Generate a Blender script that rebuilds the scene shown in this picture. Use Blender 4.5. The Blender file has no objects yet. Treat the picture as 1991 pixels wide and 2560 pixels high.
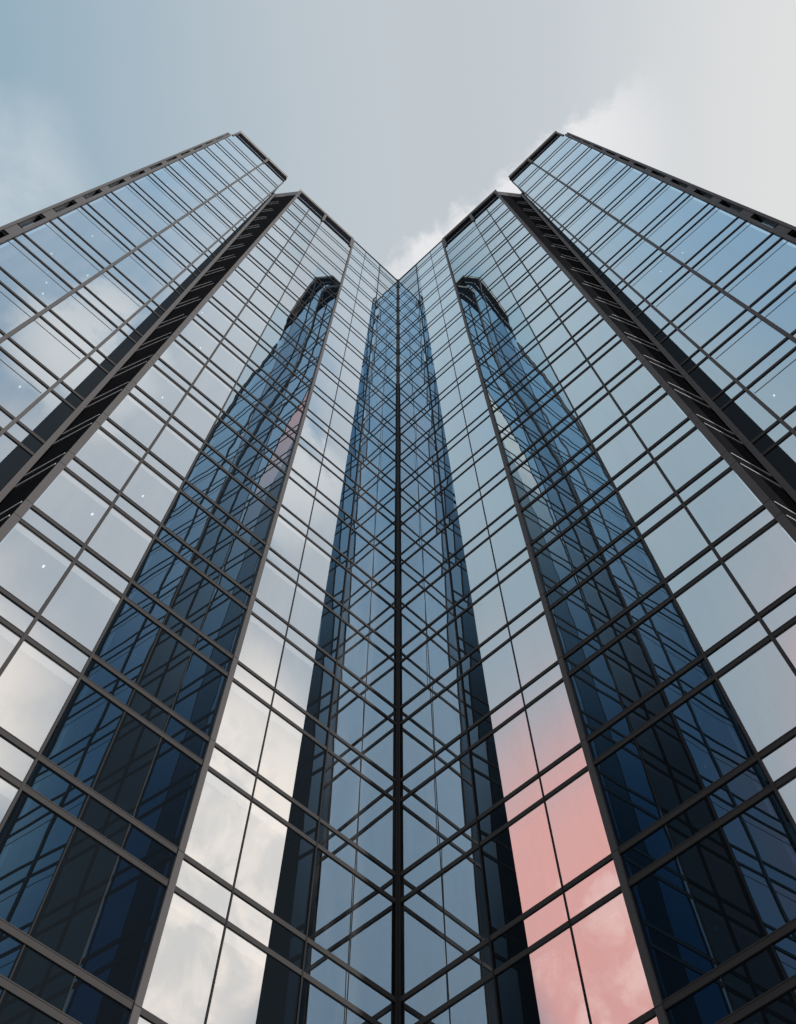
import bpy, bmesh, math, random
from math import radians, sin, cos
from mathutils import Vector

random.seed(7)
S = bpy.context.scene
col = S.collection
M = 18.0            # metres per layout module (distance from the viewer to the inner corner)
EYE = 1.6           # eye height above the plaza

# ------------------------------------------------------------------ camera
cam = bpy.data.cameras.new('camera')
cam.sensor_fit = 'VERTICAL'
cam.sensor_height = 36.0
cam.sensor_width = 36.0
cam.lens = 37.125
cam.clip_end = 5000
camo = bpy.data.objects.new('camera', cam)
col.objects.link(camo)
camo.location = (0, 0, EYE)
PITCH = radians(67.26)
camo.rotation_euler = (math.pi / 2 + PITCH, 0, 0)
S.camera = camo

# ------------------------------------------------------------------ exposure
S.view_settings.view_transform = 'Standard'
S.view_settings.look = 'None'
S.view_settings.exposure = 0.0
S.view_settings.gamma = 1.0

SUN_AZ, SUN_EL = radians(-38), radians(24)     # azimuth from +X towards +Y

# ------------------------------------------------------------------ world
W = bpy.data.worlds.new('World')
S.world = W
W.use_nodes = True
nt = W.node_tree
nt.nodes.clear()


def lin(c):
    return tuple(((v / 255) / 12.92 if v / 255 <= 0.04045 else ((v / 255 + 0.055) / 1.055) ** 2.4) for v in c)


class NT:
    def __init__(s, tree):
        s.t = tree

    def n(s, typ, **kw):
        x = s.t.nodes.new(typ)
        for k, v in kw.items():
            setattr(x, k, v)
        return x

    def put(s, sock, v):
        if hasattr(v, 'links'):
            s.t.links.new(v, sock)
        elif isinstance(v, tuple) and len(v) == 3 and sock.type == 'RGBA':
            sock.default_value = (*v, 1)
        else:
            sock.default_value = v

    def math(s, op, a, b=0.0, clamp=False):
        x = s.n('ShaderNodeMath', operation=op, use_clamp=clamp)
        s.put(x.inputs[0], a)
        s.put(x.inputs[1], b)
        return x.outputs[0]

    def dot(s, v, d):
        x = s.n('ShaderNodeVectorMath', operation='DOT_PRODUCT')
        s.t.links.new(v, x.inputs[0])
        x.inputs[1].default_value = d
        return x.outputs['Value']

    def ramp(s, v, a, b, smooth=True):
        x = s.n('ShaderNodeMapRange', interpolation_type='SMOOTHSTEP' if smooth else 'LINEAR')
        s.put(x.inputs['Value'], v)
        x.inputs['From Min'].default_value = a
        x.inputs['From Max'].default_value = b
        return x.outputs['Result']

    def mix(s, f, a, b):
        x = s.n('ShaderNodeMix', data_type='RGBA')
        s.put(x.inputs[0], f)
        s.put(x.inputs[6], a)
        s.put(x.inputs[7], b)
        return x.outputs[2]

    def noise(s, v, scale, detail=5.0, rough=0.55, dist=0.0):
        x = s.n('ShaderNodeTexNoise')
        if v is not None:
            s.t.links.new(v, x.inputs['Vector'])
        x.inputs['Scale'].default_value = scale
        x.inputs['Detail'].default_value = detail
        x.inputs['Roughness'].default_value = rough
        x.inputs['Distortion'].default_value = dist
        return x.outputs['Fac']


def azel(a, e):
    a, e = radians(a), radians(e)
    return (cos(e) * cos(a), cos(e) * sin(a), sin(e))


g = NT(nt)
D3 = g.n('ShaderNodeTexCoord').outputs['Generated']
sky = g.n('ShaderNodeTexSky', sky_type='NISHITA')
sky.sun_disc = False
sky.sun_elevation = SUN_EL
sky.sun_rotation = math.pi / 2 - SUN_AZ
sky.air_density = 1.2
sky.dust_density = 2.0
nish = g.n('ShaderNodeMix', data_type='RGBA', blend_type='MULTIPLY')
nish.inputs[0].default_value = 1.0
nt.links.new(sky.outputs[0], nish.inputs[6])
nish.inputs[7].default_value = (0.07, 0.07, 0.07, 1)
nish = nish.outputs[2]

big = g.noise(D3, 2.2, 3.0, 0.5)
fine = g.noise(D3, 6.5, 8.0, 0.58, 0.25)
# hazy veil, bluer to the left, paler to the right
xr = g.dot(D3, (1, 0, 0))
xw = g.math('ADD', xr, g.math('MULTIPLY', g.math('SUBTRACT', big, 0.5), 0.12))
yr = g.dot(D3, (0, 1, 0))
veil = g.mix(g.ramp(xw, -0.42, 0.02), lin((146, 178, 197)), lin((203, 211, 217)))
veil = g.mix(g.ramp(xw, 0.05, 0.38), veil, lin((235, 235, 234)))
# behind the viewer: soft grey right, blue-grey left
back = g.mix(g.ramp(xr, -0.30, 0.30), lin((214, 230, 238)), (0.93, 0.92, 0.935))
c = g.mix(g.ramp(yr, -0.05, -0.15), veil, back)
c = g.mix(0.12, c, nish)


def blob(cur, d, r0, r1, colr, nse=None, n0=0.4, n1=0.6, amount=1.0):
    """a bank of cloud / tinted air round a direction: full inside r0 degrees, gone by r1"""
    w = g.ramp(g.dot(D3, d), cos(radians(r1)), cos(radians(r0)))
    if nse is not None:
        k = g.math('ADD', nse, g.math('MULTIPLY', g.math('SUBTRACT', w, 0.5), 0.35))
        w = g.math('MULTIPLY', w, g.ramp(k, n0, n1))
    if amount != 1.0:
        w = g.math('MULTIPLY', w, amount)
    return g.mix(w, cur, colr)


# blue gaps and clouds mirrored by the far towers, warm horizon banks, pink evening bank
wisp = g.noise(D3, 17.0, 8.0, 0.6, 0.35)
streak = g.noise(D3, 30.0, 10.0, 0.62, 0.8)
c = blob(c, azel(-90, 68), 4, 17, (0.38, 0.58, 0.76), amount=0.95)  # unseen sky patch, added to turn the wings' double reflections blue
c = blob(c, azel(-90, 42), 8, 28, (0.70, 0.82, 0.95), amount=0.95)  # lower unseen patch, added for the same double reflections
c = blob(c, azel(-68, 68), 4, 9, (0.50, 0.62, 0.75))
c = blob(c, azel(-62, 71), 1, 6, (0.52, 0.64, 0.76), fine, 0.35, 0.6)
c = blob(c, azel(-53, 68.5), 0.5, 5, (1.12, 1.06, 1.03), wisp, 0.38, 0.60)
c = blob(c, azel(-41, 58), 2, 9, (0.86, 0.86, 0.90), fine, 0.38, 0.66, 0.7)
c = blob(c, azel(-54, 44), 8, 18, (2.05, 1.68, 1.44), fine, 0.12, 0.60)
c = blob(c, azel(-54, 46), 5, 14, (1.35, 1.22, 1.14), wisp, 0.48, 0.74, 0.75)
c = blob(c, azel(235, 45), 8, 19, (1.05, 0.86, 0.86), amount=0.6)
c = blob(c, azel(236, 42), 5.5, 17, (1.70, 0.78, 0.68))
c = blob(c, azel(233, 41), 4, 9.5, (2.0, 1.2, 1.05), wisp, 0.60, 0.80, 0.75)
for az_ in (-34, -146):  # unseen blue patches added to cover stray bank reflections between the wings
    c = blob(c, azel(az_, 36), 6.5, 11, (0.40, 0.52, 0.64))
# visible clouds: a soft bank on the left, a long ragged cloud edge running up to the right
c = blob(c, azel(164, 67.5), 0, 8.5, lin((203, 212, 219)), fine, 0.40, 0.74, 0.75)
sv = g.dot(D3, (0.610, 0.782, -0.132))
sv = g.math('ADD', sv, g.math('MULTIPLY', g.math('SUBTRACT', wisp, 0.5), 0.06))
sv = g.math('ADD', sv, g.math('MULTIPLY', g.math('SUBTRACT', g.noise(D3, 45.0, 8.0, 0.62, 0.3), 0.5), 0.05))
w = g.math('MULTIPLY', g.ramp(sv, -0.012, 0.012), g.ramp(sv, 0.16, 0.010))
w = g.math('MULTIPLY', w, g.ramp(g.dot(D3, azel(47, 81.8)), cos(radians(10)), cos(radians(4))))
c = g.mix(w, c, lin((233, 233, 235)))
bg = g.n('ShaderNodeBackground')
nt.links.new(c, bg.inputs['Color'])
bg.inputs['Strength'].default_value = 1.0
nt.links.new(bg.outputs[0], g.n('ShaderNodeOutputWorld').inputs['Surface'])

# ------------------------------------------------------------------ sun
sl = bpy.data.lights.new('sun', 'SUN')
sl.energy = 5.0
sl.angle = radians(1.0)
sl.color = (1.0, 0.95, 0.90)
so = bpy.data.objects.new('sun', sl)
col.objects.link(so)
so.rotation_euler = Vector((cos(SUN_EL) * cos(SUN_AZ), cos(SUN_EL) * sin(SUN_AZ), sin(SUN_EL))).to_track_quat('Z', 'Y').to_euler()
so.location = (60, -50, 120)


# ------------------------------------------------------------------ materials
def mat(name):
    m = bpy.data.materials.new(name)
    m.use_nodes = True
    m.node_tree.nodes.clear()
    t = NT(m.node_tree)
    out = t.n('ShaderNodeOutputMaterial')
    return m, t, out


def painted(name, base, rough=0.5, metal=0.0, var=0.25, scale=0.8, spec=0.4):
    m, t, out = mat(name)
    p = t.n('ShaderNodeBsdfPrincipled')
    tc = t.n('ShaderNodeTexCoord').outputs['Object']
    nz = t.noise(tc, scale, 4.0)
    dk = tuple(v * (1 - var) for v in base)
    lt = tuple(min(1, v * (1 + var)) for v in base)
    t.put(p.inputs['Base Color'], t.mix(nz, dk, lt))
    r = t.noise(tc, scale * 5, 3.0)
    t.put(p.inputs['Roughness'], t.math('ADD', rough - 0.08, t.math('MULTIPLY', r, 0.16)))
    p.inputs['Metallic'].default_value = metal
    p.inputs['Specular IOR Level'].default_value = spec
    m.node_tree.links.new(p.outputs[0], out.inputs[0])
    return m


def glass(name, see=0.6, frit=0.0, wav=0.0030, f0=0.50, tint=((0.745, 0.855, 0.93), (0.78, 0.875, 0.94)), deep=None, ftop=0.97, dust=0.0):
    """coated curtain-wall glass: strong, slightly blue mirror over a dim interior"""
    m, t, out = mat(name)
    geo = t.n('ShaderNodeNewGeometry')
    tc = t.n('ShaderNodeTexCoord').outputs['Object']
    nz = t.noise(tc, 0.42, 1.5, 0.4)
    nz2 = t.noise(tc, 0.11, 1.0, 0.4)
    hgt = t.math('ADD', t.math('MULTIPLY', nz, wav), t.math('MULTIPLY', nz2, wav * 4))
    bump = t.n('ShaderNodeBump')
    bump.inputs['Strength'].default_value = 1.0
    bump.inputs['Distance'].default_value = 1.0
    t.put(bump.inputs['Height'], hgt)
    gl = t.n('ShaderNodeBsdfGlossy')
    gl.inputs['Roughness'].default_value = 0.0
    # faint dust film: the mirror tint varies a little from pane to pane
    oi = t.n('ShaderNodeObjectInfo').outputs['Random']
    m.node_tree.links.new(bump.outputs[0], gl.inputs['Normal'])
    lw = t.n('ShaderNodeLayerWeight')
    lw.inputs['Blend'].default_value = 0.5
    m.node_tree.links.new(bump.outputs[0], lw.inputs['Normal'])
    tc_ = t.mix(oi, *tint)
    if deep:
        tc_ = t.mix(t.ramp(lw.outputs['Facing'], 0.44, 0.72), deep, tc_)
    t.put(gl.inputs['Color'], tc_)
    fac = t.math('ADD', f0, t.math('MULTIPLY', t.math('POWER', lw.outputs['Facing'], 2.5), ftop - f0), True)
    if see > 0:
        a = t.n('ShaderNodeBsdfTransparent')
        a.inputs['Color'].default_value = (see * 0.8, see * 0.95, see, 1)
    else:
        a = t.n('ShaderNodeBsdfDiffuse')
        a.inputs['Color'].default_value = (0.007, 0.010, 0.013, 1)
    a = a.outputs[0]
    mx = t.n('ShaderNodeMixShader')
    t.put(mx.inputs[0], fac)
    m.node_tree.links.new(a, mx.inputs[1])
    m.node_tree.links.new(gl.outputs[0], mx.inputs[2])
    o = mx.outputs[0]
    if dust > 0:
        mp = t.n('ShaderNodeMapping')
        t.put(mp.inputs['Vector'], tc)
        mp.inputs['Scale'].default_value = (1.0, 1.0, 0.12)
        st = t.noise(mp.outputs[0], 1.6, 6.0, 0.65)
        dd = t.n('ShaderNodeBsdfDiffuse')
        dd.inputs['Color'].default_value = (0.42, 0.41, 0.40, 1)
        md = t.n('ShaderNodeMixShader')
        t.put(md.inputs[0], t.math('MULTIPLY', t.ramp(st, 0.38, 0.75), dust))
        m.node_tree.links.new(o, md.inputs[1])
        m.node_tree.links.new(dd.outputs[0], md.inputs[2])
        o = md.outputs[0]
    if frit > 0:
        df = t.n('ShaderNodeBsdfDiffuse')
        df.inputs['Color'].default_value = (0.75, 0.76, 0.76, 1)
        m2 = t.n('ShaderNodeMixShader')
        m2.inputs[0].default_value = frit
        m.node_tree.links.new(o, m2.inputs[1])
        m.node_tree.links.new(df.outputs[0], m2.inputs[2])
        o = m2.outputs[0]
    m.node_tree.links.new(o, out.inputs[0])
    return m


WAV = 0.0030
MT = {
    'frame': painted('bronze_grey_aluminium', (0.0325, 0.0315, 0.032), 0.6, 0.0, 0.12, 0.5, 0.05),
    'edge': painted('grey_aluminium_cladding', (0.046, 0.0445, 0.0455), 0.55, 0.0, 0.12, 0.4, 0.12),
    'thin': painted('dark_glazing_gasket', (0.009, 0.009, 0.010), 0.6, 0.0, 0.2, 0.8, 0.08),
    'seam': painted('silicone_joint', (0.05, 0.055, 0.06), 0.6),
    'dark': painted('dark_cladding', (0.007, 0.008, 0.009), 0.8, 0.0, 0.4, 0.3, 0.05),
    'void': painted('plant_room_louvre', (0.006, 0.008, 0.012), 0.9, 0.0, 0.3, 0.5, 0.0),
    'cap': painted('tan_coping', (0.30, 0.26, 0.235), 0.55),
    'lip': painted('black_coping_lip', (0.012, 0.011, 0.010), 0.5),
    'steel': painted('bright_steel_trim', (0.26, 0.27, 0.28), 0.5, 0.0, 0.15),
    'slab': painted('ceiling_plaster', (0.10, 0.105, 0.11), 0.8),
    'core': painted('interior_core', (0.03, 0.033, 0.037), 0.9),
    'roof': painted('roof_membrane', (0.12, 0.12, 0.12), 0.9),
    'glass': glass('mirror_glass', 0.6, dust=0.07),
    'blue': glass('blue_glass_painted_reflection', 0.0, 0.0, WAV * 1.7, 0.46, ((0.64, 0.83, 0.94), (0.68, 0.85, 0.95)), (0.075, 0.17, 0.28)),  # blue and darkening painted in for the opposite wing's reflection
    'dark_refl': glass('painted_dark_reflection', 0.0, 0.0, WAV, 0.16, ((0.55, 0.74, 0.88), (0.58, 0.76, 0.90)), (0.03, 0.05, 0.07)),  # dark reflected bands painted into the glass as colour
    'black': glass('painted_black_reflection', 0.0, 0.0, WAV, 0.012, ((0.5, 0.55, 0.6), (0.55, 0.6, 0.65)), None, 0.035),  # black painted in place of the end wall's reflection
    'frit': glass('fritted_mirror_glass', 0.0, 0.075, dust=0.07),
    'spandrel': glass('spandrel_mirror_glass', 0.0, dust=0.07),
    'slot': glass('slot_glass', 0.0, 0.0, 0.001, 0.8),
}
m, t, out = mat('matt_black_cladding')
df = t.n('ShaderNodeBsdfDiffuse')
tc = t.n('ShaderNodeTexCoord').outputs['Object']
t.put(df.inputs['Color'], t.mix(t.noise(tc, 0.6, 4.0), (0.005, 0.006, 0.007), (0.011, 0.011, 0.012)))
m.node_tree.links.new(df.outputs[0], out.inputs[0])
MT['dark'] = m
m, t, out = mat('downlight')
em = t.n('ShaderNodeEmission')
em.inputs['Color'].default_value = (1.0, 0.93, 0.82, 1)
em.inputs['Strength'].default_value = 2.6
m.node_tree.links.new(em.outputs[0], out.inputs[0])
MT['lamp'] = m


# ------------------------------------------------------------------ helpers
class Facade:
    """a wall plane: s runs away from the inner corner, z up, o outwards"""
    def __init__(f, side, p0, ang):
        f.side = side
        f.p0 = Vector((p0[0], p0[1], 0))
        a = radians(ang)
        f.u = Vector((-cos(a), -sin(a), 0))
        f.n = Vector((sin(a), -cos(a), 0))

    def pt(f, s, z, o=0.0):
        p = (f.p0 + f.u * s + f.n * o) * M
        return Vector((p.x * f.side, p.y, z * M + EYE))

    def nor(f, dl, ep):
        a, e = radians(dl), radians(ep)
        v = Vector((f.n.x * cos(a) - f.n.y * sin(a), f.n.x * sin(a) + f.n.y * cos(a), 0)) * cos(e) + Vector((0, 0, sin(e)))
        return Vector((v.x * f.side, v.y, v.z)).normalized()


def line(s_hi, z_hi, s_lo, z_lo):
    return lambda z: s_lo + (s_hi - s_lo) * (z - z_lo) / (z_hi - z_lo)


class MB:
    def __init__(s, parent):
        s.v, s.f, s.m = [], [], []
        s.parent = parent
        s.off = parent.location if parent else Vector((0, 0, 0))
        s.mats = []

    def mi(s, k):
        if k not in s.mats:
            s.mats.append(k)
        return s.mats.index(k)

    def hexa(s, P, k):
        """P: 8 points, bottom ring then top ring"""
        b = len(s.v)
        s.v += [tuple(p - s.off) for p in P]
        i = s.mi(k)
        for q in ((3, 2, 1, 0), (4, 5, 6, 7), (0, 1, 5, 4), (1, 2, 6, 5), (2, 3, 7, 6), (3, 0, 4, 7)):
            s.f.append(tuple(b + x for x in q))
            s.m.append(i)

    def wallbox(s, F, sa, sb, z0, z1, o0, o1, k):
        """box on a wall between lines sa(z) and sb(z)"""
        fa = sa if callable(sa) else (lambda z: sa)
        fb = sb if callable(sb) else (lambda z: sb)
        P = []
        for z in (z0, z1):
            P += [F.pt(fa(z), z, o0), F.pt(fb(z), z, o0), F.pt(fb(z), z, o1), F.pt(fa(z), z, o1)]
        s.hexa(P, k)

    def quad(s, P, k):
        b = len(s.v)
        s.v += [tuple(p - s.off) for p in P]
        s.f.append(tuple(range(b, b + len(P))))
        s.m.append(s.mi(k))

    def build(s, name, fix=True):
        me = bpy.data.meshes.new(name)
        me.from_pydata(s.v, [], s.f)
        for k in s.mats:
            me.materials.append(MT[k])
        me.polygons.foreach_set('material_index', s.m)
        me.update()
        if fix:
            bm = bmesh.new()
            bm.from_mesh(me)
            bmesh.ops.recalc_face_normals(bm, faces=bm.faces)
            bm.to_mesh(me)
            bm.free()
        o = bpy.data.objects.new(name, me)
        col.objects.link(o)
        if s.parent:
            o.parent = s.parent
        return o


def thing(name, loc, label, cat, group=None):
    o = bpy.data.objects.new(name, None)
    col.objects.link(o)
    o.location = loc
    o['label'] = label
    o['category'] = cat
    if group:
        o['group'] = group
    return o


def project(p):
    """normalised picture coordinates, only used to decide which panes the picture shows largest"""
    x, y, z = p.x, p.y, p.z - EYE
    d = y * cos(PITCH) + z * sin(PITCH)
    if d < 0.5:
        return None
    v = -y * sin(PITCH) + z * cos(PITCH)
    k = 37.125 / 36.0
    return (0.5 + x / d * k * 1024 / 796, 0.5 + v / d * k)


def shown(P):
    q = [project(p) for p in P]
    if any(a is None for a in q):
        return 0.0
    if max(a[0] for a in q) < 0 or min(a[0] for a in q) > 1 or max(a[1] for a in q) < 0 or min(a[1] for a in q) > 1:
        return 0.0
    ar = 0.0
    for i in range(len(q)):
        a, b = q[i], q[(i + 1) % len(q)]
        ar += a[0] * b[1] - a[1] * b[0]
    return abs(ar) / 2 * (1024 / 796)


class PaneSet:
    """glass panes of one kind; the hundred that show largest become parts, the rest one stuff part"""
    def __init__(s, name, parent):
        s.name, s.parent, s.items = name, parent, []

    def add(s, faces):
        """faces: list of (4 points, 4 normals, material)"""
        P = faces[0][0]
        s.items.append((shown(P), faces))

    def mesh(s, name, items):
        V, Fc, mi, mats, NR = [], [], [], [], []
        off = s.parent.location
        for faces in items:
            for P, N, k in faces:
                if k not in mats:
                    mats.append(k)
                b = len(V)
                V += [tuple(p - off) for p in P]
                Fc.append((b, b + 1, b + 2, b + 3))
                mi.append(mats.index(k))
                NR += [tuple(n) for n in N]
        me = bpy.data.meshes.new(name)
        me.from_pydata(V, [], Fc)
        for k in mats:
            me.materials.append(MT[k])
        me.polygons.foreach_set('material_index', mi)
        me.polygons.foreach_set('use_smooth', [True] * len(Fc))
        me.update()
        loops = [None] * len(me.loops)
        for l in me.loops:
            loops[l.index] = NR[l.vertex_index]
        me.normals_split_custom_set(loops)
        o = bpy.data.objects.new(name, me)
        col.objects.link(o)
        o.parent = s.parent
        return o

    def finish(s):
        s.items.sort(key=lambda a: -a[0])
        vis = [a for a in s.items if a[0] > 2e-5]
        one = vis[:99]
        for a in one:
            s.mesh(s.name, [a[1]])
        rest = s.items[len(one):]
        if rest:
            o = s.mesh(s.name, [a[1] for a in rest])
            o['kind'] = 'stuff'


def pane(ps, F, sa, sb, z0, z1, tilt_a, tilt_b, mat_lo, frit=0.0, o=0.0, bow=0.2, jit=0.34):
    """one glazed pane; tilt_* = (swing, lean) in degrees of the glass at its foot and head"""
    j = (random.gauss(0, jit), random.gauss(0, jit))
    side = F.side

    def quad(za, zb, k):
        P = [F.pt(sa(za), za, o), F.pt(sb(za), za, o), F.pt(sb(zb), zb, o), F.pt(sa(zb), zb, o)]
        N = []
        for (z, sg) in ((za, -1), (za, 1), (zb, 1), (zb, -1)):
            kz = (z - z0) / max(1e-6, z1 - z0)
            tl = (tilt_a[0] + (tilt_b[0] - tilt_a[0]) * kz, tilt_a[1] + (tilt_b[1] - tilt_a[1]) * kz)
            vz = (z - (z0 + z1) / 2) / max(1e-6, (z1 - z0)) * 2
            N.append(F.nor(tl[0] + j[0] - sg * bow, tl[1] + j[1] + vz * bow))
        if side > 0:
            P = [P[0], P[3], P[2], P[1]]
            N = [N[0], N[3], N[2], N[1]]
        # face must look outwards
        nn = (P[1] - P[0]).cross(P[2] - P[0])
        if nn.dot(F.nor(0, 0)) < 0:
            P.reverse()
            N.reverse()
        return (P, N, k)
    faces = []
    if frit > 0:
        zf = z1 - (z1 - z0) * frit
        faces = [quad(z0, zf, mat_lo), quad(zf, z1, 'frit')]
    else:
        faces = [quad(z0, z1, mat_lo)]
    return faces


def interp(tab, z):
    if z <= tab[0][0]:
        return tab[0][1:]
    for a, b in zip(tab, tab[1:]):
        if z <= b[0]:
            k = (z - a[0]) / (b[0] - a[0])
            return tuple(x + (y - x) * k for x, y in zip(a[1:], b[1:]))
    return tab[-1][1:]


# ------------------------------------------------------------------ layout (modules)
GZ = -EYE / M                                  # plaza level
PHI = 42.47
FL = [5.2745, 4.9943, 4.7249, 4.4597, 4.2013, 3.9550, 3.7085, 3.4690, 3.2254, 2.9857, 2.7561, 2.5341, 2.3169,
      2.1023, 1.8958, 1.6929, 1.4956, 1.2971, 1.0936, 0.8869, 0.682, 0.477, 0.272, 0.066]
ROOF = 5.44
FLO = [5.558, 5.23, 4.927, 4.616, 4.328, 4.043, 3.749, 3.462, 3.175, 2.909, 2.635, 2.37, 2.117, 1.872, 1.63, 1.39,
       1.15, 0.91, 0.67, 0.43, 0.19]
ROOFO = 6.06
L_m0 = line(0.6595, 5.44, 0.6852, 1.2282)
L_m1 = line(0.3029, 5.4553, 0.3218, 0.6899)
L_A1 = line(0.2209, 5.4666, 0.2480, 0.7339)
L_A2 = line(0.1233, 5.4645, 0.1418, 0.7971)
L_bd = line(0.1460, 4.4754, 0.1912, 0.7676)
L_V7 = line(0.5715, 5.1656, 0.5859, 0.9894)
L_V9 = line(0.4908, 5.4605, 0.5066, 0.9351)
def BH(z):
    """half height of a transom: slimmer sections on the upper storeys"""
    return 0.0042 + (max(0.8, min(5.3, z)) - 0.8) / 4.5 * (0.0019 - 0.0042)


SP = 0.120           # half spandrel height, as a share of the storey
TILT_B3 = [(0.9, 9.4, 0.0), (1.6, 9.8, -0.5), (2.0, 10.1, -1.2), (2.36, 10.5, -2.4), (2.7, 10.9, -4.0), (3.0, 11.9, -5.0), (3.3, 13.3, -5.8), (3.6, 15.2, -7.0), (4.0, 17.6, -8.6), (5.3, 17.6, -8.6)]
T_A3 = (4.7, -0.4)
T_F1 = (9.0, -0.5)
T_SKY = (-15.0, 0.0)


def shift(fn, d):
    return lambda z: fn(z) + d


def const(v):
    return lambda z: v


def build_wing(side):
    word = 'left' if side > 0 else 'right'
    F = Facade(side, (0, 1.0), PHI)
    base = F.pt(0.33, GZ, -0.1)
    lab = ('inner glass wing left of the central seam, brown-grey frames, pale sky in its glass' if side > 0 else
           'inner glass wing right of the central seam, blackish frames, pink sky in its glass')
    T = thing('tower_wing', base, lab, 'skyscraper', 'stepped glass towers round the courtyard corner')
    ps = PaneSet('window_pane', T)
    sp = PaneSet('spandrel_pane', T)
    zero = const(0.002)
    bays = [('A3', zero, L_A2), ('A2', L_A2, L_A1), ('A1', L_A1, L_m1), ('B3', L_m1, L_V9), ('B2', L_V9, L_V7), ('B1', L_V7, L_m0)]
    zs = []
    for i, z in enumerate(FL):
        up = (FL[i - 1] - z) if i else 0.28
        zs.append((z + SP * up, z - SP * up))        # upper and lower transom of the spandrel
    rows = []                                          # (z0, z1, kind)
    for i, (hi, lo) in enumerate(zs):
        rows.append((lo, hi, 'sp'))
        top = zs[i - 1][1] if i else None
        rows.append((hi, top, 'win'))
    rows.append((GZ, zs[-1][1], 'win'))
    for z0, z1, kind in rows:
        for nm, a, b in bays:
            if z1 is None:
                zt = ROOF - 0.004 if nm[0] == 'A' else 5.183
            else:
                zt = z1
            zm = (z0 + zt) / 2
            if nm[0] == 'B' and zm > 5.2:
                continue
            if nm[0] == 'B' and zt > 5.1:
                zt = 5.183
            k = 'glass' if kind == 'win' else 'spandrel'
            fr = 0.15 if (kind == 'win' and zm < 3.4 and nm[0] == 'B') or (kind == 'win' and zm < 1.9) else 0.0
            tgt = ps if kind == 'win' else sp
            if nm == 'A3':
                tgt.add(pane(tgt, F, a, b, z0, zt, T_A3, T_A3, k, 0.0))
            elif nm == 'A2':
                bd = (lambda z: max(L_A2(z) + 0.0005, L_bd(z)))
                f1 = pane(tgt, F, a, bd, z0, zt, T_F1, T_F1, 'dark_refl' if zm < 4.45 else k, 0.0)  # dark strip coloured in place of a reflected band
                f2 = pane(tgt, F, bd, b, z0, zt, T_SKY, T_SKY, k, fr)
                tgt.add(f2 + f1)
            elif nm == 'A1':
                tgt.add(pane(tgt, F, a, b, z0, zt, T_SKY, T_SKY, k, fr))
            elif nm == 'B3':
                ta, tb = interp(TILT_B3, z0), interp(TILT_B3, zt)
                mk = lambda q: (lambda z: L_m1(z) + (L_V9(z) - L_m1(z)) * q)
                fc = []
                for q0, q1, kk in ((0.0, 0.35, 'blue'), (0.35, 0.64, 'dark_refl'), (0.64, 1.0, 'blue')):  # tints and dark middle band paint in the opposite wing's reflection
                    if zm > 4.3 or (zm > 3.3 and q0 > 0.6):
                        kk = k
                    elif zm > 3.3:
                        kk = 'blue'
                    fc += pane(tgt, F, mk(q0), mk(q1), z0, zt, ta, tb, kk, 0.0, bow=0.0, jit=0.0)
                tgt.add(fc)
            else:
                tl = (0.5, 0.0)
                tgt.add(pane(tgt, F, a, b, z0, zt, tl, tl, k, fr))
    ps.finish()
    sp.finish()
    # transoms: one bar per line and per half, butting against the piers
    for hi, lo in zs:
        for z in (hi, lo):
            b = MB(T)
            b.wallbox(F, const(0.0036), shift(L_m1, -0.0040), z - BH(z) * 0.9, z + BH(z) * 0.9, -0.004, 0.0015, 'frame')
            b.build('transom')
            if z > 5.17:
                continue
            b = MB(T)
            b.wallbox(F, shift(L_m1, 0.0040), shift(L_m0, -0.0120), z - BH(z) * 1.1, z + BH(z) * 1.1, -0.004, 0.0017, 'frame')
            b.wallbox(F, shift(L_m1, 0.0040), shift(L_m0, -0.0120), z + BH(z) * 0.75, z + BH(z) * 1.1, 0.0017, 0.0021, 'frame')
            b.build('transom')
    # uprights
    for ln, w, o1, k, ztop in ((L_A1, 0.0010, 0.0020, 'thin', ROOF), (L_A2, 0.0010, 0.0020, 'thin', ROOF), (L_V7, 0.0022, 0.0026, 'frame', 5.183), (L_V9, 0.0014, 0.0024, 'frame', 5.183)):
        b = MB(T)
        b.wallbox(F, shift(ln, -w), shift(ln, w), GZ, ztop, -0.004, o1, k)
        b.build('mullion')
    for q in (0.40,):  # thin line drawn in place of a reflected mullion
        b = MB(T)
        lq = (lambda q_: (lambda z: L_bd(z) * q_))(q)
        b.wallbox(F, shift(lq, -0.0005), shift(lq, 0.0005), GZ, 4.2, -0.001, 0.0004, 'thin')
        b.build('reflection_line')
    for q in (0.35, 0.64):  # dark lines drawn along the edges of the painted reflection band
        b = MB(T)
        lq = (lambda q_: (lambda z: L_m1(z) + (L_V9(z) - L_m1(z)) * q_))(q)
        b.wallbox(F, shift(lq, -0.0008), shift(lq, 0.0008), GZ, 3.3, -0.001, 0.0006, 'thin')
        b.build('reflection_line')
    b = MB(T)
    b.wallbox(F, shift(L_m1, -0.0040), shift(L_m1, 0.0040), GZ, ROOF, -0.01, 0.0042, 'edge')
    for hi, lo in zs:
        b.wallbox(F, shift(L_m1, -0.0041), shift(L_m1, 0.0041), hi - 0.0004, hi + 0.0004, 0.0030, 0.0044, 'thin')
    b.build('pier')
    b = MB(T)
    b.wallbox(F, shift(L_m0, -0.0120), shift(L_m0, 0.0), GZ, 5.42, -0.004, 0.0045, 'edge')
    for hi, lo in zs:
        for z in (hi, lo):
            b.wallbox(F, shift(L_m0, -0.0119), shift(L_m0, -0.0001), z - 0.0004, z + 0.0004, 0.0045, 0.0047, 'thin')
    b.build('corner_pier')
    # crown: coping over the near bays, louvred plant opening over the outer bays
    b = MB(T)
    b.wallbox(F, const(0.0), shift(L_m1, -0.0040), ROOF, ROOF + 0.006, -0.02, 0.003, 'edge')
    b.build('coping')
    b = MB(T)
    sL, sR = shift(L_m1, 0.0175), shift(L_m0, -0.0120)
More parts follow.
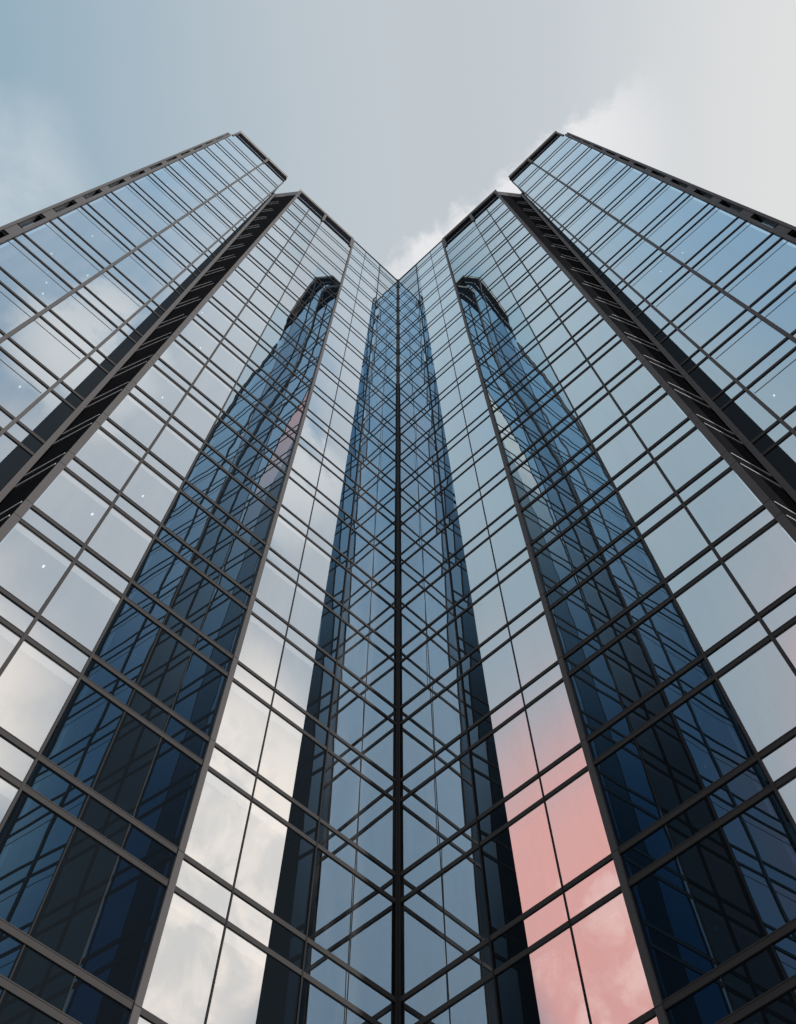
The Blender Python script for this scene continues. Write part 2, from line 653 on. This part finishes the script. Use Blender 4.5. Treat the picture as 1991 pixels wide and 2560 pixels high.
    b.wallbox(F, sL, sR, 5.183, 5.442, -0.014, -0.005, 'void')
    b.wallbox(F, sL, sR, 5.176, 5.183, -0.014, -0.001, 'void')
    b.build('plant_opening')
    b = MB(T)
    b.wallbox(F, sL, sR, 5.285, 5.291, -0.005, -0.002, 'steel')
    b.build('rail')
    b = MB(T)
    b.wallbox(F, shift(L_m1, 0.0040), sL, 5.175, 5.440, -0.01, 0.006, 'edge')
    b.build('opening_jamb')
    b = MB(T)
    b.wallbox(F, shift(L_V9, -0.008), shift(L_V9, 0.006), 5.184, 5.440, -0.02, 0.006, 'edge')
    b.build('opening_jamb')
    b = MB(T)
    b.wallbox(F, shift(L_m1, 0.0040), shift(L_m0, 0.002), 5.440, 5.454, -0.08, 0.003, 'cap')
    b.wallbox(F, shift(L_m1, 0.0040), shift(L_m0, 0.002), 5.454, 5.464, -0.08, 0.0045, 'lip')
    b.build('coping')
    # body behind the glass: slabs with downlights, core, roof
    for i, z in enumerate(FL):
        b = MB(T)
        b.wallbox(F, const(0.012), shift(L_m0, -0.013), z - 0.018, z + 0.010, -0.35, -0.014, 'slab')
        b.build('floor_slab')
    lm = MB(T)
    for i, z in enumerate(FL[9:18]):
        for k_ in range(2):
            if random.random() < 0.55 or side < 0:
                continue
            s0 = 0.515 + random.random() * 0.15
            o0 = -0.03 - random.random() * 0.07
            r = 0.0013
            lm = MB(T)
            lm.wallbox(F, const(s0 - r), const(s0 + r), z - 0.0215, z - 0.018, o0 - r, o0 + r, 'lamp')
            lm.build('downlight')
    b = MB(T)
    b.wallbox(F, const(-0.42), shift(L_m0, -0.013), GZ, 5.16, -0.36 - (0.002 if side < 0 else 0), -0.352 - (0.002 if side < 0 else 0), 'core')
    b.build('core_wall')
    b = MB(T)
    b.wallbox(F, const(0.0), shift(L_m1, -0.004), ROOF - 0.05, ROOF - 0.01, -0.36, -0.02, 'roof')
    b.wallbox(F, shift(L_m1, 0.004), shift(L_m0, -0.013), 5.43, 5.445, -0.36, -0.08, 'roof')
    b.build('roof')
    # dark end wall facing the outer tower, with pale joints
    Fo = outer_facade(side)
    e0 = lambda z: F.pt(L_m0(z), z, 0.0025)
    et = lambda z: F.pt(L_m0(z), z, -0.003)
    e1 = lambda z: Fo.pt(O_in(z) - 0.010, z, -0.003)
    th_ = F.u * (0.010 * M)
    th_ = Vector((th_.x * side, th_.y, 0))
    b = MB(T)
    lv = [GZ] + [lo for hi, lo in reversed(zs)] + [5.40]
    for za_, zb_ in zip(lv, lv[1:]):
        P = []
        for z in (za_, zb_):
            P += [e0(z) - th_, e0(z), e1(z), e1(z) - th_]
        b.hexa(P, 'dark' if za_ < 5.2 else 'edge')
    b.build('end_wall')
    for hi, lo in zs:
        for z in (hi, lo):
            b = MB(T)
            P = []
            for zz_ in (z - 0.0024, z + 0.0024):
                P += [et(zz_) - th_ * 0.02, et(zz_) + th_ * 0.25, e1(zz_) + th_ * 0.25, e1(zz_) - th_ * 0.02]
            b.hexa(P, 'steel')
            b.build('joint_trim')
    return T


def outer_facade(side):
    a = radians(PHI)
    u = (-cos(a), -sin(a))
    n = (sin(a), -cos(a))
    p0 = (0 + u[0] * 0.735 - n[0] * 0.08, 1.0 + u[1] * 0.735 - n[1] * 0.08)
    return Facade(side, p0, PHI + 1.3)


O_in = line(0.0095, 5.29, -0.0150, 1.45)
O_V6 = line(0.0229, 4.8914, 0.0451, 1.5852)
O_V4 = line(0.1567, 5.9535, 0.1635, 1.8653)
O_V5 = line(0.3655, 5.7531, 0.3309, 2.2614)
O_sil = line(0.3788, 5.725, 0.3575, 2.3244)


def build_outer(side):
    F = outer_facade(side)
    base = F.pt(0.17, GZ, -0.1)
    lab = ('outer glass tower at the left edge, brown-grey fin with blue slots, white cloud mirrored' if side > 0 else
           'outer glass tower at the right edge, dark edge fin, plain blue-grey sky mirrored')
    T = thing('outer_tower', base, lab, 'skyscraper', 'stepped glass towers round the courtyard corner')
    ps = PaneSet('window_pane', T)
    sp = PaneSet('spandrel_pane', T)
    zs = []
    for i, z in enumerate(FLO):
        up = (FLO[i - 1] - z) if i else 0.32
        zs.append((z + SP * up, z - SP * up))
    rows = []
    for i, (hi, lo) in enumerate(zs):
        rows.append((lo, hi, 'sp'))
        rows.append((hi, zs[i - 1][1] if i else None, 'win'))
    rows.append((GZ, zs[-1][1], 'win'))
    LOWTOP = 5.30
    for z0, z1, kind in rows:
        for nm, a, b in (('O3', O_in, O_V6), ('O2', O_V6, O_V4), ('O1', O_V4, O_V5)):
            zt = 5.84 if z1 is None else z1
            if nm == 'O3':
                if z0 > LOWTOP - 0.02:
                    continue
                zt = min(zt, LOWTOP)
            k = 'glass' if kind == 'win' else 'spandrel'
            tgt = ps if kind == 'win' else sp
            if nm == 'O3':
                md = lambda z: O_in(z) + (O_V6(z) - O_in(z)) * 0.48
                tgt.add(pane(tgt, F, md, b, z0, zt, (0.0, 0.0), (0.0, 0.0), k, 0.0) + pane(tgt, F, a, md, z0, zt, (0.0, 0.0), (0.0, 0.0), 'black', 0.0))  # inner part black, painted as the end wall's reflection
            else:
                tgt.add(pane(tgt, F, a, b, z0, zt, (0.0, 0.0), (0.0, 0.0), k, 0.0))
    ps.finish()
    sp.finish()
    for hi, lo in zs:
        for z in (hi, lo):
            b = MB(T)
            sa = shift(O_in, -0.02) if z < LOWTOP else shift(O_V6, 0.003)
            sa = shift(O_in, 0.0) if z < LOWTOP else shift(O_V6, 0.003)
            b.wallbox(F, sa, shift(O_V5, -0.0045), z - BH(z) * 1.2, z + BH(z) * 1.2, -0.004, 0.0018, 'frame')
            b.build('transom')
    # slim joint across each tall window pane, low floors only
    for i in range(5, len(zs) - 4):
        z = zs[i][0] + (zs[i - 1][1] - zs[i][0]) * 0.80
        b = MB(T)
        b.wallbox(F, shift(O_V6, 0.005), shift(O_V5, -0.0045), z - 0.0008, z + 0.0008, -0.002, 0.0006, 'seam')
        b.build('pane_joint')
    for ln, w, o1, zt in ((O_V6, 0.0030, 0.0030, 5.84), (O_V4, 0.0036, 0.0030, 5.84), (O_V5, 0.0045, 0.0050, 5.74)):
        b = MB(T)
        b.wallbox(F, shift(ln, -w), shift(ln, w), GZ, zt, -0.006, o1, 'edge')
        b.build('mullion')
    b = MB(T)
    b.wallbox(F, shift(O_in, -0.010), shift(O_in, 0.0), GZ, LOWTOP, -0.004, 0.007, 'edge')
    b.build('edge_pier')
    # slotted fin along the free edge
    b = MB(T)
    b.wallbox(F, shift(O_sil, -0.0065), shift(O_sil, 0.0010), GZ, 5.725, -0.02, 0.006, 'edge')
    b.build('edge_fin')
    for i, (hi, lo) in enumerate(zs):
        if hi > 5.7:
            continue
        zn = zs[i + 1][0] if i + 1 < len(zs) else GZ
        b = MB(T)
        b.wallbox(F, shift(O_V5, 0.0045), shift(O_sil, -0.0065), lo - 0.01, hi + 0.01, -0.02, 0.004, 'edge')
        b.build('fin_bracket')
        b = MB(T)
        b.wallbox(F, shift(O_V5, 0.0045), shift(O_sil, -0.0065), zn + 0.010, lo - 0.010, -0.016, -0.010, 'slot')
        b.wallbox(F, shift(O_V5, 0.0045), shift(O_sil, -0.0065), zn + 0.010, zn + 0.026, -0.010, 0.001, 'dark')
        b.wallbox(F, shift(O_V5, 0.0045), shift(O_sil, -0.0065), lo - 0.026, lo - 0.010, -0.010, 0.001, 'dark')
        b.build('slot_window')
    # crown
    b = MB(T)
    for sa, sb in ((shift(O_V6, 0.0), shift(O_V4, -0.006)), (shift(O_V4, 0.006), const(0.352))):
        b.wallbox(F, sa, sb, 5.84, 6.062, -0.014, -0.005, 'void')
        b.wallbox(F, sa, sb, 5.832, 5.84, -0.014, -0.001, 'void')
    b.build('plant_opening')
    b = MB(T)
    b.wallbox(F, shift(O_V4, 0.006), const(0.352), 5.93, 5.936, -0.005, -0.002, 'steel')
    b.wallbox(F, shift(O_V6, 0.0), shift(O_V4, -0.006), 5.93, 5.936, -0.005, -0.002, 'steel')
    b.build('rail')
    b = MB(T)
    b.wallbox(F, shift(O_V4, -0.006), shift(O_V4, 0.006), 5.84, 6.060, -0.02, 0.006, 'edge')
    b.build('opening_jamb')
    b = MB(T)
    b.wallbox(F, const(0.352), const(0.362), 5.78, 6.060, -0.08, 0.003, 'edge')
    b.build('opening_jamb')
    b = MB(T)
    b.wallbox(F, const(0.0205), const(0.3645), 6.060, 6.080, -0.09, 0.003, 'cap')
    b.wallbox(F, const(0.0195), const(0.3655), 6.080, 6.094, -0.09, 0.0045, 'lip')
    b.build('coping')
    # low roof over the narrow bay with a guard rail
    b = MB(T)
    b.wallbox(F, shift(O_in, -0.010), shift(O_V6, -0.0036), LOWTOP, LOWTOP + 0.008, -0.08, 0.008, 'edge')
    b.build('ledge_coping')
    b = MB(T)
    for s_ in (-0.006, 0.002, 0.010):
        b.wallbox(F, const(s_ - 0.0008), const(s_ + 0.0008), LOWTOP + 0.008, LOWTOP + 0.075, -0.006, -0.004, 'lip')
    b.wallbox(F, const(-0.008), const(0.012), LOWTOP + 0.075, LOWTOP + 0.079, -0.006, -0.004, 'lip')
    b.build('guard_rail')
    for i, z in enumerate(FLO):
        b = MB(T)
        b.wallbox(F, shift(O_in, 0.003) if z < LOWTOP else shift(O_V6, 0.003), shift(O_V5, -0.006), z - 0.018, z + 0.010, -0.35, -0.014, 'slab')
        b.build('floor_slab')
    for i, z in enumerate(FLO[5:15]):
        for k_ in range(5):
            if random.random() < (0.5 if side > 0 else 0.7) or (i < 3 and random.random() < 0.7):
                continue
            s0 = 0.06 + random.random() * 0.25
            o0 = -0.03 - random.random() * 0.08
            r = 0.0013
            lm = MB(T)
            lm.wallbox(F, const(s0 - r), const(s0 + r), z - 0.0215, z - 0.018, o0 - r, o0 + r, 'lamp')
            lm.build('downlight')
    b = MB(T)
    b.wallbox(F, shift(O_V6, 0.003), shift(O_V5, -0.006), GZ, 5.83, -0.36, -0.352, 'core')
    b.build('core_wall')
    b = MB(T)
    b.wallbox(F, shift(O_V5, -0.0055), shift(O_V5, -0.0045), GZ, 5.83, -0.352, -0.02, 'dark')
    b.wallbox(F, shift(O_V6, 0.0), shift(O_V6, 0.0028), LOWTOP, 5.83, -0.352, -0.007, 'dark')
    b.build('end_wall')
    b = MB(T)
    b.wallbox(F, const(0.03), const(0.35), 6.045, 6.06, -0.36, -0.09, 'roof')
    b.wallbox(F, shift(O_in, -0.008), shift(O_V6, 0.0), LOWTOP - 0.02, LOWTOP - 0.004, -0.36, -0.08, 'roof')
    b.build('roof')
    return T


wl = build_wing(1)
wr = build_wing(-1)
ol = build_outer(1)
orr = build_outer(-1)

# the seam where the two wings meet
T = thing('corner_seam', Vector((0, M, GZ * M + EYE)), 'black vertical steel seam where the two glass wings meet, in the centre', 'mullion')
b = MB(T)
w, d = 0.0052, 0.016


def cbox(b, x0, x1, y0, y1, z0, z1, k):
    P = []
    for z in (z0, z1):
        P += [Vector((x * M, (1 + y) * M, z * M + EYE)) for x, y in ((x0, y0), (x1, y0), (x1, y1), (x0, y1))]
    b.hexa(P, k)


cbox(b, -0.0034, 0.0034, -0.0045, 0.003, GZ, 5.47, 'thin')
b.build('post')
for sx in (-1, 1):
    b = MB(T)
    x0, x1 = sorted((sx * 0.0010, sx * 0.0030))
    cbox(b, x0, x1, -0.0065, -0.0045, GZ, 5.465, 'thin')
    b.build('rib')

# ------------------------------------------------------------------ plaza
m, t, out = mat('plaza_paving')
p = t.n('ShaderNodeBsdfPrincipled')
tc = t.n('ShaderNodeTexCoord').outputs['Object']
br = t.n('ShaderNodeTexBrick')
m.node_tree.links.new(tc, br.inputs['Vector'])
br.inputs['Scale'].default_value = 0.8
br.inputs['Color1'].default_value = (0.10, 0.098, 0.095, 1)
br.inputs['Color2'].default_value = (0.13, 0.128, 0.124, 1)
br.inputs['Mortar'].default_value = (0.05, 0.05, 0.05, 1)
br.inputs['Mortar Size'].default_value = 0.01
m.node_tree.links.new(br.outputs['Color'], p.inputs['Base Color'])
p.inputs['Roughness'].default_value = 0.8
m.node_tree.links.new(p.outputs[0], out.inputs[0])
me = bpy.data.meshes.new('plaza')
R = 1500
me.from_pydata([(-R, -R, 0), (R, -R, 0), (R, R, 0), (-R, R, 0)], [], [(0, 1, 2, 3)])
me.materials.append(m)
po = bpy.data.objects.new('plaza', me)
col.objects.link(po)
po['kind'] = 'structure'

S.cycles.max_bounces = 16
S.cycles.glossy_bounces = 8
S.cycles.transparent_max_bounces = 12
S.cycles.use_denoising = True
